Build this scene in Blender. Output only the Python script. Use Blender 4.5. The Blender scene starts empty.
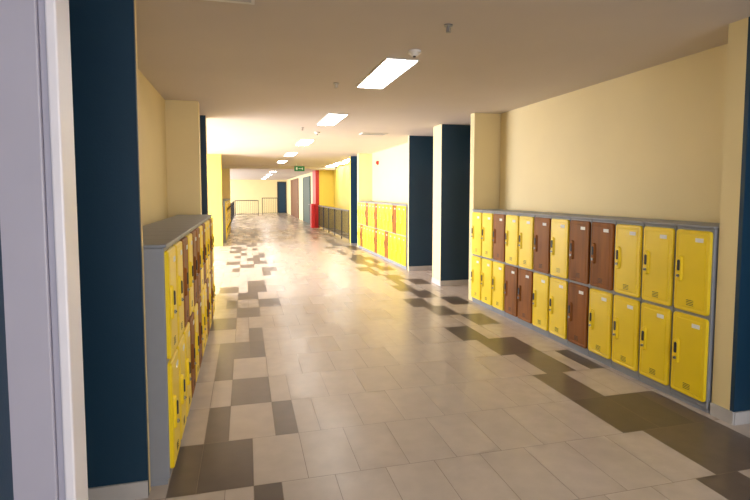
import bpy, bmesh, math, random
from mathutils import Vector, Matrix
random.seed(7)
scene = bpy.context.scene
COL = scene.collection

# ------------------------------------------------------------------ materials
def srgb(r, g, b):
    f = lambda c: ((c/255)/12.92 if c/255 <= .04045 else (((c/255)+.055)/1.055)**2.4)
    return (f(r), f(g), f(b), 1)

def mat(name, col, rough=.5, noise=0.06, nscale=6, bump=0.0, bscale=120, metallic=0, spec=.5, stretch=None):
    m = bpy.data.materials.new(name); m.use_nodes = True
    nt = m.node_tree; b = nt.nodes['Principled BSDF']
    b.inputs['Roughness'].default_value = rough
    b.inputs['Metallic'].default_value = metallic
    b.inputs['Specular IOR Level'].default_value = spec
    tc = nt.nodes.new('ShaderNodeTexCoord')
    mp = nt.nodes.new('ShaderNodeMapping')
    nt.links.new(tc.outputs['Object'], mp.inputs['Vector'])
    if stretch: mp.inputs['Scale'].default_value = stretch
    n = nt.nodes.new('ShaderNodeTexNoise'); n.inputs['Scale'].default_value = nscale
    n.inputs['Detail'].default_value = 4
    nt.links.new(mp.outputs[0], n.inputs['Vector'])
    cr = nt.nodes.new('ShaderNodeValToRGB')
    cr.color_ramp.elements[0].position = .3; cr.color_ramp.elements[1].position = .7
    cr.color_ramp.elements[0].color = tuple(c*(1-noise) for c in col[:3])+(1,)
    cr.color_ramp.elements[1].color = tuple(min(1, c*(1+noise)) for c in col[:3])+(1,)
    nt.links.new(n.outputs['Fac'], cr.inputs['Fac'])
    nt.links.new(cr.outputs['Color'], b.inputs['Base Color'])
    if bump:
        n2 = nt.nodes.new('ShaderNodeTexNoise'); n2.inputs['Scale'].default_value = bscale
        nt.links.new(tc.outputs['Object'], n2.inputs['Vector'])
        bp = nt.nodes.new('ShaderNodeBump'); bp.inputs['Strength'].default_value = bump
        bp.inputs['Distance'].default_value = .01
        nt.links.new(n2.outputs['Fac'], bp.inputs['Height'])
        nt.links.new(bp.outputs['Normal'], b.inputs['Normal'])
    return m

def emis(name, col, s):
    m = bpy.data.materials.new(name); m.use_nodes = True
    b = m.node_tree.nodes['Principled BSDF']
    b.inputs['Base Color'].default_value = col
    b.inputs['Emission Color'].default_value = col
    b.inputs['Emission Strength'].default_value = s
    return m

M_CREAM = mat('paint_cream', srgb(236, 216, 162), .6, .02, 2, .05)
M_BLUE  = mat('paint_navy', srgb(4, 52, 78), .5, .05, 2, .05)
M_YEL   = mat('paint_yellow', srgb(242, 217, 92), .55, .02, 2, .05)
M_CEIL  = mat('paint_ceiling', srgb(214, 203, 192), .7, .02, 1.5, .03)
M_BASE  = mat('skirting_tile', srgb(190, 187, 185), .35, .05, 8)
M_T1    = mat('floor_tile_beige', srgb(196, 183, 171), .27, .06, 9, .03, 300)
M_T2    = mat('floor_tile_beige_b', srgb(191, 178, 166), .30, .07, 7, .03, 300)
M_D1    = mat('floor_tile_taupe', srgb(108, 95, 84), .30, .08, 9, .03, 300)
M_D2    = mat('floor_tile_dark', srgb(94, 83, 74), .30, .08, 9, .03, 300)
M_GROUT = mat('grout', srgb(145, 132, 120), .8, .1, 20)
M_LG    = mat('locker_grey_plastic', srgb(140, 144, 152), .45, .03, 10)
M_LY    = mat('locker_yellow_plastic', srgb(248, 215, 26), .36, .03, 5)
M_LB    = mat('locker_wood_brown', srgb(142, 84, 28), .5, .28, 14, stretch=(1, 1, .12), spec=.25)
M_LD    = mat('lock_dark', srgb(40, 38, 40), .4)
M_LBL   = mat('label_white', srgb(235, 235, 230), .5)
M_WHITE = mat('frame_white', srgb(232, 230, 238), .35, .02)
M_LAV   = mat('frame_lavender', srgb(176, 174, 190), .4, .02)
M_METAL = mat('rail_metal', srgb(60, 58, 62), .35, metallic=.6)
M_RED   = mat('paint_red', srgb(205, 28, 34), .4)
M_BROWN = mat('door_brown', srgb(112, 66, 44), .45, .2, 10, stretch=(1, 1, .15))
M_GREEN = mat('door_green', srgb(36, 66, 58), .5)
M_STEEL = mat('steel', srgb(170, 170, 172), .3, metallic=.8)
M_LAMP  = emis('lamp_diffuser', (1, .97, .93, 1), 17)
M_LAMPW = mat('lamp_rim', srgb(235, 232, 226), .4)
M_EXIT  = emis('exit_green', srgb(20, 110, 60), .35)
M_DARK  = mat('slot_dark', srgb(30, 30, 32), .6)

# ------------------------------------------------------------------ mesh helpers
class MB:
    def __init__(s, name, mats):
        s.name = name; s.bm = bmesh.new(); s.mats = mats
    def mi(s, m):
        if m not in s.mats: s.mats.append(m)
        return s.mats.index(m)
    def box(s, x0, x1, y0, y1, z0, z1, m, bev=0):
        idx = s.mi(m)
        vs = [s.bm.verts.new(p) for p in [(x0,y0,z0),(x1,y0,z0),(x1,y1,z0),(x0,y1,z0),(x0,y0,z1),(x1,y0,z1),(x1,y1,z1),(x0,y1,z1)]]
        fs = [s.bm.faces.new([vs[i] for i in q]) for q in [(0,3,2,1),(4,5,6,7),(0,1,5,4),(1,2,6,5),(2,3,7,6),(3,0,4,7)]]
        for f in fs: f.material_index = idx
        if bev:
            es = list({e for f in fs for e in f.edges})
            r = bmesh.ops.bevel(s.bm, geom=es, offset=bev, segments=2, affect='EDGES', profile=.5)
            for f in r['faces']: f.material_index = idx
    def rings(s, cx, cz, w, h, spec, y, m, rad=.02, seg=4):
        """rounded-rectangle stack facing -y: spec = [(inset, depth)]"""
        idx = s.mi(m); prev = None
        for ins, dep in spec:
            r = max(rad-ins*.5, .004); ww = w/2-ins; hh = h/2-ins; pts = []
            r = min(r, ww*.98, hh*.98)
            for qx, qz, a0 in [(1,1,0),(-1,1,90),(-1,-1,180),(1,-1,270)]:
                for k in range(seg+1):
                    a = math.radians(a0+90*k/seg)
                    pts.append((cx+qx*(ww-r)+r*math.cos(a), y-dep, cz+qz*(hh-r)+r*math.sin(a)))
            vs = [s.bm.verts.new(p) for p in pts]
            if prev:
                n = len(vs)
                for i in range(n):
                    f = s.bm.faces.new([prev[i], vs[i], vs[(i+1) % n], prev[(i+1) % n]]); f.material_index = idx
            prev = vs
        f = s.bm.faces.new(list(reversed(prev))); f.material_index = idx
    def cyl(s, p, r, h, m, axis='Z', seg=20, r2=None):
        idx = s.mi(m)
        R = {'Z': Matrix.Identity(4), 'Y': Matrix.Rotation(math.pi/2, 4, 'X'), 'X': Matrix.Rotation(math.pi/2, 4, 'Y')}[axis]
        g = bmesh.ops.create_cone(s.bm, cap_ends=True, segments=seg, radius1=r, radius2=r if r2 is None else r2, depth=h, matrix=Matrix.Translation(p) @ R)
        for f in {f for v in g['verts'] for f in v.link_faces}: f.material_index = idx
    def done(s, loc=(0,0,0), rotz=0, smooth=False):
        bmesh.ops.recalc_face_normals(s.bm, faces=s.bm.faces)
        me = bpy.data.meshes.new(s.name); s.bm.to_mesh(me); s.bm.free()
        for m in s.mats: me.materials.append(m)
        o = bpy.data.objects.new(s.name, me); COL.objects.link(o)
        o.location = loc; o.rotation_euler = (0, 0, rotz)
        return o

def box(name, x0, x1, y0, y1, z0, z1, m):
    b = MB(name, [m]); b.box(x0, x1, y0, y1, z0, z1, m); return b.done()

H = 1.6; CE = 2.76; CE2 = 2.64; YB = -5.0; YE = 41.0
# ------------------------------------------------------------------ floor (tiles laid row by row)
def build_floor():
    mb = MB('floor', [M_GROUT, M_T1, M_T2, M_D1, M_D2])
    mb.box(-4.8, 4.3, YB, YE, -.12, -.002, M_GROUT)
    U = .15; X0 = -.28; RP = .55; Y0 = 2.72
    imin = int(math.floor((-4.75-X0)/U)); imax = int(math.floor((4.25-X0)/U))
    def ix(x): return int(round((x-X0)/U))
    fixed = {
     -2: [(-.43,-.13),(2.42,2.72)], -1: [(.02,.17),(2.57,3.17)], 0: [(-.43,-.28),(-.28,.02),(2.42,2.72),(2.72,3.02),(3.02,3.17)],
     1: [(-.28,-.13),(.17,.32),(2.42,2.72)], 2: [(-.13,.17),(2.57,2.87),(3.02,3.17)],
     3: [(-.28,-.13),(2.42,2.72),(2.72,2.87)], 4: [(-.28,.02),(.02,.17),(2.27,2.57)],
     5: [(.02,.17),(2.72,3.02)], 6: [(-.43,-.13),(2.42,2.72)], 7: [(-.13,.17),(2.27,2.57),(2.87,3.17)],
     8: [(-.28,-.13),(.17,.47),(2.57,2.87)], 9: [(-.13,.17),(2.42,2.72)], 10: [(-.43,-.13),(.02,.32),(2.57,2.72),(2.87,3.17)]}
    nrow = int((YE-Y0)/RP)
    for row in range(int((YB-Y0)/RP), nrow):
        y0 = Y0+row*RP; y1 = min(y0+RP, YE)
        L = fixed.get(row)
        if L is None:
            L = []
            if random.random() < .85:
                a = random.choice([-.43,-.28,-.13,.02]); L.append((a, a+random.choice([.15,.3,.3])))
            if random.random() < .5:
                a = random.choice([.17,.32]); L.append((a, a+random.choice([.15,.3])))
            if random.random() < .85:
                a = random.choice([2.27,2.42,2.57]); L.append((a, a+random.choice([.15,.3,.3])))
            if random.random() < .5:
                a = random.choice([2.87,2.72]); L.append((a, a+random.choice([.15,.3])))
        occ = {}
        for a, b in L:
            mm = random.choice([M_D1, M_D1, M_D2])
            for i in range(ix(a), ix(b)):
                if i in occ: continue
                occ[i] = (ix(a), mm)
        g = .0018
        i = imin
        while i < imax:
            if i in occ:
                st, mm = occ[i]; j = i
                while j < imax and j in occ and occ[j][0] == st: j += 1
            else:
                mm = random.choice([M_T1, M_T1, M_T2]); j = i+1
                if j < imax and j not in occ and (i-row) % 2 == 0: j += 1
            xa = X0+i*U+g; xb = X0+j*U-g
            vs = [mb.bm.verts.new(p) for p in [(xa,y0+g,0),(xb,y0+g,0),(xb,y1-g,0),(xa,y1-g,0)]]
            f = mb.bm.faces.new(vs); f.material_index = mb.mi(mm)
            i = j
    me = bpy.data.meshes.new('floor')
    mb.bm.to_mesh(me); mb.bm.free()
    for m in mb.mats: me.materials.append(m)
    o = bpy.data.objects.new('floor', me); COL.objects.link(o)
build_floor()

# ------------------------------------------------------------------ ceiling
box('ceiling', -4.8, 4.3, YB, 22.0, CE, CE+.15, M_CEIL)
box('ceiling_far', -4.8, 4.3, 22.0, YE, CE2, CE+.15, M_CEIL)

# ------------------------------------------------------------------ right side
XR = 3.24
def skirt(name, x0, x1, y0, y1): box(name, x0, x1, y0, y1, 0, .09, M_BASE)
box('wall_right_near', XR, 3.4, YB, 1.2, 0, CE, M_CREAM)
box('wall_right_niche_back', 3.95, 4.1, 1.2, 2.66, 0, CE, M_BLUE)
box('wall_right_niche_side', XR, 3.95, 2.63, 2.66, 0, CE, M_BLUE)
box('wall_right_pier', XR, 4.1, 2.66, 2.80, 0, CE, M_CREAM)
skirt('baseboard_right_a', XR-.012, XR, 2.625, 2.80)
skirt('baseboard_right_a2', XR, 3.95, 2.618, 2.63)
box('wall_right_bay', 3.65, 3.8, 2.80, 6.72, 0, CE, M_CREAM)
box('wall_right_pier_b', XR, 4.1, 6.74, 6.87, 0, CE, M_CREAM)
box('wall_right_niche_back_b', 3.95, 4.1, 6.87, 8.0, 0, CE, M_BLUE)
box('wall_right_niche_side_b', XR, 3.95, 7.98, 8.0, 0, CE, M_BLUE)
box('wall_right_pier_c', XR, 4.1, 8.0, 8.38, 0, CE, M_CREAM)
skirt('baseboard_right_b', XR-.012, XR, 7.968, 8.38)
skirt('baseboard_right_b2', XR, 3.95, 7.968, 7.98)
box('wall_right_niche_back_c', 3.95, 4.1, 8.38, 9.72, 0, CE, M_BLUE)
box('wall_right_niche_side_c', XR, 3.95, 9.72, 9.74, 0, CE, M_BLUE)
box('wall_right_pier_d', XR, 4.1, 9.74, 9.80, 0, CE, M_CREAM)
skirt('baseboard_right_c', XR, 3.95, 9.708, 9.72)
box('wall_right_bay_b', 3.65, 3.8, 9.80, 14.4, 0, CE, M_CREAM)
box('wall_right_pier_e', XR, 4.1, 14.4, 14.6, 0, CE, M_CREAM)
box('wall_right_niche_back_d', 3.95, 4.1, 14.6, 15.57, 0, CE, M_BLUE)
box('wall_right_niche_side_d', XR, 3.95, 15.55, 15.57, 0, CE, M_BLUE)
box('wall_right_pier_f', XR, 4.1, 15.57, 15.75, 0, CE, M_YEL)
box('wall_right_stair', 3.95, 4.1, 15.75, 22.8, 0, CE, M_YEL)
box('wall_right_red_column', 3.12, 3.28, 22.8, 23.9, 0, CE2, M_RED)
box('wall_right_stair_end', 3.28, 4.1, 22.8, 23.4, 0, CE2, M_YEL)
box('wall_right_far', XR, 4.1, 23.4, YE, 0, CE2, M_CREAM)

# ------------------------------------------------------------------ left side
XL = -.52
box('wall_left_near', -.66, -.5, YB, 1.22, 0, CE, M_BLUE)
box('wall_left_niche_back', -1.35, -1.2, 1.3, 2.76, 0, CE, M_BLUE)
box('wall_left_niche_return', -1.2, -.66, 1.2, 1.32, 0, CE, M_BLUE)
box('wall_left_niche_side', -1.2, XL, 2.76, 2.785, 0, CE, M_BLUE)
box('wall_left_pier', -1.2, XL, 2.785, 2.825, 0, CE, M_CREAM)
skirt('baseboard_left_a', -1.2, XL, 2.748, 2.76)
box('wall_left_bay', -1.1, -.95, 2.83, 6.78, 0, CE, M_CREAM)
box('wall_left_pier_b', -1.3, -.555, 6.78, 6.95, 0, CE, M_CREAM)
box('wall_left_niche_back_b', -1.45, -1.3, 6.95, 8.0, 0, CE, M_BLUE)
box('wall_left_niche_side_b', -1.3, -.555, 7.98, 8.0, 0, CE, M_BLUE)
box('wall_left_pier_c', -4.7, -.56, 8.0, 8.25, 0, CE, M_CREAM)
box('wall_left_lobby_side', -4.7, -.68, 15.7, 16.1, 0, CE, M_YEL)
box('wall_left_bay_b', -1.2, -1.05, 16.1, 22.4, 0, CE, M_CREAM)
box('wall_left_pier_d', -4.7, -.62, 22.4, 22.7, 0, CE, M_CREAM)
# window wall pieces
def window(name, X, y0, y1, z0, z1, n):
    mb = MB(name, [M_WHITE]); t = .05
    mb.box(X-.04, X+.04, y0, y1, z0, z0+t, M_WHITE); mb.box(X-.04, X+.04, y0, y1, z1-t, z1, M_WHITE)
    for i in range(n+1):
        y = y0+(y1-y0-t)*i/n
        mb.box(X-.04, X+.04, y, y+t, z0, z1, M_WHITE)
    mb.done()
box('wall_left_lobby_sill', -4.75, -4.55, 8.25, 15.7, 0, .25, M_CREAM)
box('wall_left_lobby_head', -4.75, -4.55, 8.25, 15.7, 2.6, CE, M_CREAM)
window('window_1', -4.6, 8.25, 15.7, .25, 2.6, 6)
box('wall_left_far_sill', -4.75, -4.55, 22.7, YE, 0, .25, M_CREAM)
box('wall_left_far_head', -4.75, -4.55, 22.7, YE, 2.5, CE2, M_CREAM)
window('window_2', -4.6, 22.7, YE-.15, .25, 2.5, 12)
box('wall_end', -4.7, 4.1, YE-.15, YE, 0, CE2, M_CREAM)
box('wall_back_sill', -.5, XR, YB-.15, YB, 0, .4, M_CREAM)
box('wall_back_head', -.5, XR, YB-.15, YB, 2.5, CE, M_CREAM)
mb = MB('back_fill_window', [M_WHITE])  # unseen window, added behind the camera to go with the frontal fill
for i in range(5):
    x = -.5+(3.74-.05)*i/4; mb.box(x, x+.05, YB-.1, YB-.04, .4, 2.5, M_WHITE)
mb.box(-.5, XR, YB-.1, YB-.04, .4, .45, M_WHITE); mb.box(-.5, XR, YB-.1, YB-.04, 2.45, 2.5, M_WHITE); mb.done()

# near door frame
fr = MB('door_frame', [M_LAV, M_WHITE])
fr.box(-.52, -.416, 1.215, 1.30, 0, 2.74, M_LAV, .004)
fr.box(-.4155, -.40, 1.222, 1.30, 0, 2.74, M_LAV, .002)
fr.box(-.3995, -.378, 1.21, 1.30, 0, 2.74, M_WHITE, .004)
fr.done()

# ------------------------------------------------------------------ lockers
W = .325; TH = 1.345; DEP = .41
def bank(n, up, lo, loc, rotz, sz=1):
    mb = MB('locker_bank', [M_LG])
    for i in range(n):
        x = i*W
        mb.box(x+.0025, x+W-.0025, 0, DEP, .03, TH, M_LG, .007)       # carcass module
        mb.box(x+.003, x+W-.003, .012, DEP-.01, 0, .032, M_LG)        # plinth
        mb.box(x+.0015, x+W-.0015, -.014, DEP+.002, TH, TH+.018, M_LG, .006)  # top cap
        for t, pat in ((0, lo), (1, up)):
            m = M_LY if pat[i % len(pat)] == 'y' else M_LB
            z0 = .075+t*.637; h = .613; w = .296; cx = x+W/2; cz = z0+h/2
            mb.rings(cx, cz, w, h, [(0, 0), (0, .014), (.006, .021), (.022, .021), (.027, .0195), (.033, .0195), (.038, .022)], 0, m, .022)
            y = -.022
            # moulded handle: raised grip pod + dark latch + lock cylinder, at viewer's left
            hx = cx-w/2+.052
            mb.rings(hx, cz+.01, .05, .20, [(0, 0), (.003, .010), (.010, .016)], y+.001, m, .024)
            mb.rings(hx-.002, cz+.035, .024, .085, [(0, 0), (.002, .006), (.006, .009)], y-.014, M_LD, .012)
            mb.cyl((hx-.002, y-.019, cz-.045), .011, .012, M_STEEL, 'Y', 14)
            mb.cyl((hx-.002, y-.0265, cz-.045), .005, .004, M_LD, 'Y', 10)
            # label card
            mb.box(cx+w/2-.12, cx+w/2-.055, y-.003, y+.001, z0+h-.085, z0+h-.055, M_LBL)
            # vents
            for k in range(4):
                mb.box(cx-.03, cx+.03, y-.0015, y+.001, z0+.05+k*.012, z0+.054+k*.012, M_DARK)
    o = mb.done(loc, rotz); o.scale = (1, 1, sz); return o
upR = "yyybbybyybyy"; loR = "yyyybyybbyyy"
bank(12, upR[::-1], loR[::-1], (3.22, 6.715, 0), -math.pi/2)
upL = "yybybbybyyby"; loL = "yyybybyybyby"
bank(12, upL, loL, (-.425, 2.85, 0), math.pi/2, .972)
bank(14, "yyybyybyyyybyy", "ybyyyybyybyyyy", (3.22, 14.38, 0), -math.pi/2)
bank(16, "yybyyybyybyyybyy", "yyyybyyybyybyyyb", (-.62, 16.7, 0), math.pi/2)

# ------------------------------------------------------------------ ceiling lamps, devices
def lamp(x, y, z, w=.3, l=1.2):
    mb = MB('ceiling_lamp', [M_LAMPW, M_LAMP])
    mb.box(x-w/2, x+w/2, y-l/2, y+l/2, z-.012, z, M_LAMPW, .003)
    mb.box(x-w/2+.015, x+w/2-.015, y-l/2+.015, y+l/2-.015, z-.016, z-.011, M_LAMP)
    mb.done()
for y in [1.0, 4.8, 7.9, 11.6, 15.2, 18.8]: lamp(1.34, y, CE)
for y in (17.2, 19.2, 21.2): lamp(3.6, y, CE, .4)  # extra fixtures added over the stair to brighten its yellow wall
for y in (25, 29, 33, 37): lamp(1.34, y, CE2)
def detector(x, y):
    mb = MB('smoke_detector', [M_LAMPW])
    mb.cyl((x, y, CE-.011), .055, .02, M_LAMPW); mb.cyl((x, y, CE-.031), .025, .024, M_LAMPW, r2=.045)
    mb.cyl((x, y, CE-.047), .012, .008, M_DARK); mb.done()
detector(1.36, 3.96); detector(1.35, 9.6)
def sprinkler(x, y):
    mb = MB('fire_sprinkler', [M_STEEL])
    mb.cyl((x, y, CE-.005), .03, .008, M_STEEL); mb.cyl((x, y, CE-.028), .008, .04, M_STEEL)
    mb.cyl((x, y, CE-.05), .018, .004, M_STEEL, r2=.014)
    mb.box(x-.016, x-.012, y-.003, y+.003, CE-.05, CE-.02, M_STEEL); mb.box(x+.012, x+.016, y-.003, y+.003, CE-.05, CE-.02, M_STEEL); mb.done()
sprinkler(1.38, 3.3); sprinkler(.95, 5.3); sprinkler(1.0, 9.0)
def vent(x, y, w, l):
    mb = MB('air_vent', [M_LAMPW])
    mb.box(x-w/2, x+w/2, y-l/2, y+l/2, CE-.012, CE, M_LAMPW)
    for k in range(8):
        yy = y-l/2+.03+k*(l-.06)/8
        mb.box(x-w/2+.02, x+w/2-.02, yy, yy+.012, CE-.016, CE-.0115, M_BASE)
    mb.done()
vent(-.15, 3.1, .45, .25); vent(2.45, 9.6, .5, .3)
# exit sign hanging
mb = MB('exit_sign', [M_EXIT, M_LBL, M_LAMPW])
mb.box(1.9, 2.3, 19.98, 20.02, 2.46, 2.66, M_EXIT, .006)
mb.box(1.96, 2.02, 19.972, 19.981, 2.51, 2.61, M_LBL); mb.box(2.06, 2.22, 19.972, 19.981, 2.55, 2.575, M_LBL)
mb.box(2.2, 2.23, 19.972, 19.981, 2.52, 2.60, M_LBL)
mb.cyl((1.98, 20, 2.71), .008, .1, M_LAMPW); mb.cyl((2.22, 20, 2.71), .008, .1, M_LAMPW); mb.done()
# fire alarm on bay wall
mb = MB('fire_alarm', [M_RED]); mb.cyl((3.63, 13.7, 2.45), .06, .04, M_RED, 'X'); mb.cyl((3.6, 13.7, 2.45), .04, .03, M_RED, 'X'); mb.done()

# ------------------------------------------------------------------ railings
def railing(p0, p1, h=1.0):
    mb = MB('railing', [M_METAL]); a = Vector(p0); b = Vector(p1); L = (b-a).length; d = (b-a)/L
    horiz = abs(d.x) > abs(d.y)
    def seg(s0, s1, z0, z1, t):
        q0 = a+d*s0; q1 = a+d*s1
        if horiz: mb.box(min(q0.x,q1.x), max(q0.x,q1.x), q0.y-t, q0.y+t, z0, z1, M_METAL)
        else: mb.box(q0.x-t, q0.x+t, min(q0.y,q1.y), max(q0.y,q1.y), z0, z1, M_METAL)
    seg(0, L, h-.05, h, .03); seg(0, L, .1, .13, .015)
    n = max(1, int(L/1.2))
    for i in range(n+1): s_ = i*(L-.04)/n; seg(s_, s_+.04, 0, h-.04, .02)
    k = int(L/.13)
    for i in range(k): s_ = .05+i*(L-.1)/k; seg(s_, s_+.014, .12, h-.04, .007)
    mb.done()
railing((3.25, 15.8, 0), (3.25, 22.75, 0), 1.05)
railing((-.75, 23.0, 0), (-.75, 35.9, 0), 1.05)
railing((-.7, 36.0, 0), (.9, 36.0, 0), 1.1)
railing((1.2, 38.0, 0), (2.35, 38.0, 0), 1.25)

# ------------------------------------------------------------------ doors on the right far wall and in niches
def door(name, x, y0, y1, z1, m, fm):
    mb = MB(name, [m, fm])
    mb.box(x-.05, x, y0-.07, y0, 0, z1+.07, fm); mb.box(x-.05, x, y1, y1+.07, 0, z1+.07, fm); mb.box(x-.05, x, y0, y1, z1, z1+.07, fm)
    mb.box(x-.03, x, y0, y1, .01, z1, m)
    mb.box(x-.04, x-.029, y0+.15, y1-.15, .2, .95, m, .004); mb.box(x-.04, x-.029, y0+.15, y1-.15, 1.15, z1-.15, m, .004)
    mb.cyl((x-.06, y0+.08, 1.02), .011, .06, M_STEEL, 'X'); mb.box(x-.095, x-.08, y0+.07, y0+.2, 1.01, 1.03, M_STEEL); mb.done()
door('door_1', 3.95, 7.0, 7.85, 2.1, M_BROWN, M_WHITE)
door('door_2', 3.95, 8.6, 9.5, 2.1, M_BROWN, M_WHITE)
door('door_3', XR, 25.6, 28.6, 2.4, M_GREEN, M_GREEN)
door('door_4', XR, 31.5, 36.5, 2.45, M_BROWN, M_BROWN)
mb = MB('door_5', [M_BLUE, M_METAL])
yy = YE-.155
mb.box(2.5, 2.58, yy-.06, yy, 0, 2.5, M_METAL); mb.box(3.14, 3.22, yy-.06, yy, 0, 2.5, M_METAL); mb.box(2.58, 3.14, yy-.06, yy, 2.42, 2.5, M_METAL)
mb.box(2.58, 3.14, yy-.03, yy, .01, 2.42, M_BLUE); mb.cyl((2.66, yy-.06, 1.02), .011, .06, M_STEEL, 'Y'); mb.done()
mb = MB('fire_cabinet', [M_RED, M_STEEL]); mb.box(2.93, 3.115, 22.85, 23.35, 0, 1.1, M_RED, .01)
mb.box(2.92, 2.931, 22.9, 23.3, .2, 1.0, M_RED); mb.cyl((2.91, 22.95, .6), .012, .03, M_STEEL, 'X'); mb.done()

# ------------------------------------------------------------------ lights
def area(name, loc, rot, sx, sy, P, col):
    l = bpy.data.lights.new(name, 'AREA'); l.shape = 'RECTANGLE'; l.size = sx; l.size_y = sy; l.energy = P; l.color = col
    o = bpy.data.objects.new(name, l); COL.objects.link(o); o.location = loc; o.rotation_euler = rot; return o
area('window_daylight', (-5.1, 11.97, 1.55), (0, math.radians(-72), 0), 2.4, 7.3, 1700, (.89, .91, 1.0))
area('window_daylight_far', (-5.1, 31.8, 1.45), (0, math.radians(-72), 0), 2.3, 17.5, 1700, (.93, .95, 1))
area('back_fill_light', (1.37, YB-.2, 1.45), (math.pi/2, 0, 0), 3.6, 2.0, 215, (.98, .96, 1))  # added soft frontal fill from behind the camera for the near end

w = bpy.data.worlds.new('world'); scene.world = w; w.use_nodes = True
w.node_tree.nodes['Background'].inputs[0].default_value = (.75, .85, 1, 1)
w.node_tree.nodes['Background'].inputs[1].default_value = 1.0

# ------------------------------------------------------------------ camera
cam = bpy.data.cameras.new('camera'); co = bpy.data.objects.new('camera', cam); COL.objects.link(co)
cam.sensor_width = 36; cam.lens = 24.0; cam.shift_y = -.032; cam.clip_start = .02; cam.clip_end = 200
co.location = (0, 0, H)
co.rotation_euler = (math.radians(90-3.776), 0, math.radians(-14.54))
scene.camera = co
scene.view_settings.view_transform = 'Standard'
scene.view_settings.exposure = 0
